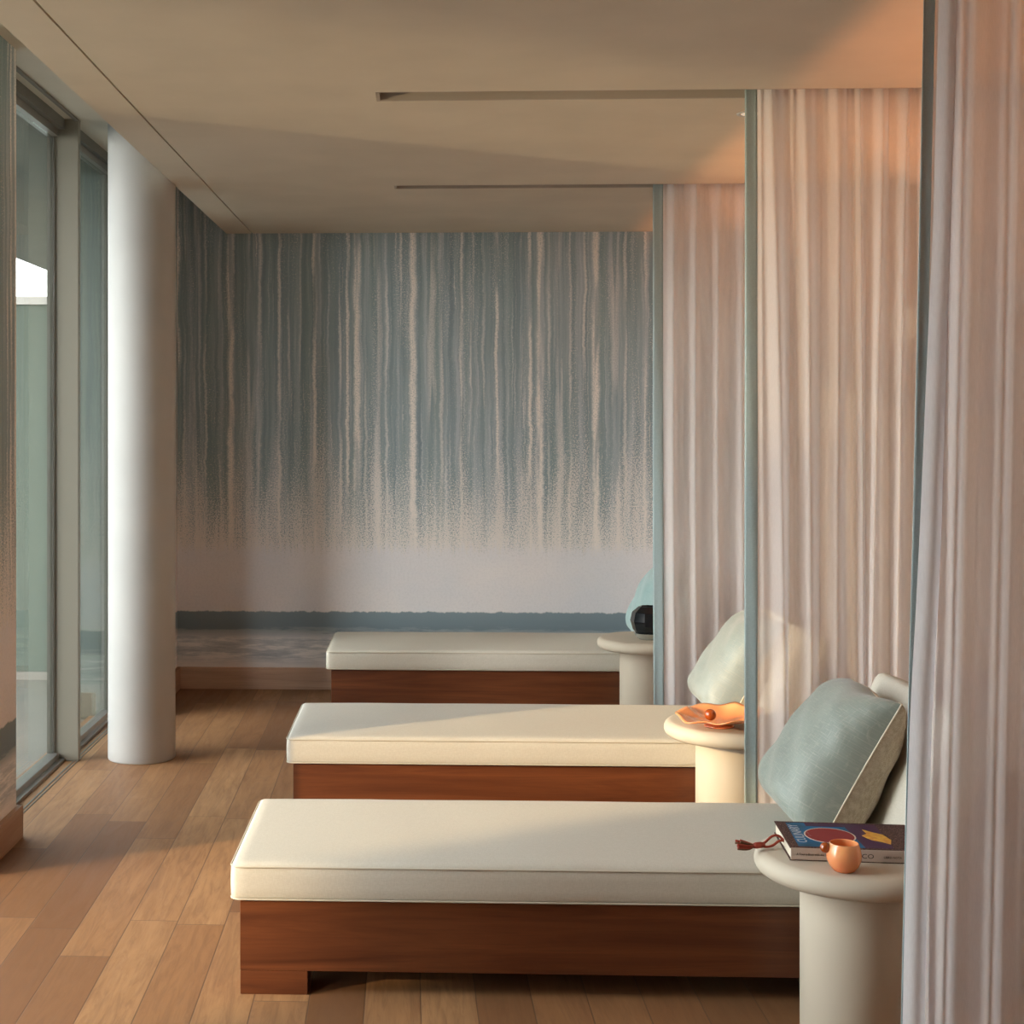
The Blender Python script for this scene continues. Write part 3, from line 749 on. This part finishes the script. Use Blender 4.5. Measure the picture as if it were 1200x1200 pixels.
link('cover_picture', flat_poly([(.022, .012), (.190, .012), (.175, .238), (.026, .238)], zt, zt + .0003), 'book_blue', bk)
link('cover_picture', flat_poly([(.190, .014), (.262, .014), (.262, .236), (.175, .236)], zt, zt + .0003), 'book_purple', bk)
link('cover_picture', flat_poly([(.075, .205), (.176, .205), (.175, .238), (.075, .238)], zt + .0003, zt + .0005), 'book_purple', bk)
def ell(cx, cy, rx, ry, n=48): return [(cx + rx * math.cos(2 * math.pi * i / n), cy + ry * math.sin(2 * math.pi * i / n)) for i in range(n)]
link('cover_plate_rim', flat_poly(ell(.121, .118, .066, .074), zt + .0003, zt + .0006), 'book_white', bk)
link('cover_plate', flat_poly(ell(.121, .118, .062, .070), zt + .0006, zt + .0008), 'book_red', bk)
leaf = [(.205, .125), (.222, .145), (.218, .185), (.236, .165), (.262, .140), (.272, .090), (.262, .050), (.244, .072), (.222, .085), (.212, .105)]
link('cover_flower', flat_poly(leaf, zt + .0003, zt + .0009), 'book_yellow', bk)
def text(s, size, mat, parent, loc, rot, name, ext=.0002, sx=1.0, align='LEFT'):
    cu = bpy.data.curves.new(name, 'FONT'); cu.body = s; cu.size = size; cu.extrude = ext; cu.align_x = align; cu.resolution_u = 2
    o = bpy.data.objects.new('tmp_text', cu); C.objects.link(o)
    dg = bpy.context.evaluated_depsgraph_get(); me = bpy.data.meshes.new_from_object(o.evaluated_get(dg))
    bpy.data.objects.remove(o); me.materials.clear(); me.materials.append(M[mat])
    q = bpy.data.objects.new(name, me); C.objects.link(q); q.parent = parent; q.location = loc; q.rotation_euler = rot; q.scale = (sx, 1, 1); return q
text('CULINARY', .036, 'book_silver', bk, (.052, .045, zt + .0006), (0, 0, R(90)), 'cover_title', sx=.98)
text('journey with', .013, 'book_silver', bk, (.070, .075, zt + .0006), (0, 0, R(90)), 'cover_subtitle', sx=1.1)
text('A Tour-a-Bout with the Tastes of', .0085, 'book_ink', bk, (.014, -.0024, .0145), (R(90), 0, 0), 'spine_subtitle', sx=.85)
text('MEXICO', .0170, 'book_ink', bk, (.130, -.0024, .0110), (R(90), 0, 0), 'spine_title', sx=1.22)
text('LIBRO NOTA', .0080, 'book_ink', bk, (.232, -.0024, .0125), (R(90), 0, 0), 'spine_imprint', sx=.95)
# bookmark cord and tassel, hanging off the left end of the book
def loc_b(x, y, z): return (x, y, z)
tas = link('bookmark_cord', tube(catmull([(.004, .115, .016), (-.012, .116, .030), (-.030, .110, .030), (-.050, .100, .016), (-.066, .092, .012), (-.048, .088, .008), (-.030, .096, .010), (-.012, .110, .018), (.004, .118, .018)]), .0034, 8), 'leather', bk, True)
link('tassel_knot', tube([(-.052, .092, .012), (-.062, .090, .012), (-.074, .087, .011), (-.082, .085, .010)], .0085, 12, taper=lambda u: .75 + .5 * math.sin(math.pi * u) * .6), 'leather', tas, True)
rn = random.Random(2)
for k in range(9):
    an = 2 * math.pi * k / 9
    e = (-.116 - rn.uniform(0, .012), .080 + .016 * math.cos(an), .014 + .011 * math.sin(an))
    link('tassel_strand', tube(catmull([(-.078, .086, .011), (-.096, .083 + .010 * math.cos(an), .010 + .008 * math.sin(an)), e], 4), .0030, 6), 'leather' if k % 3 else 'leather_dark', tas, True)
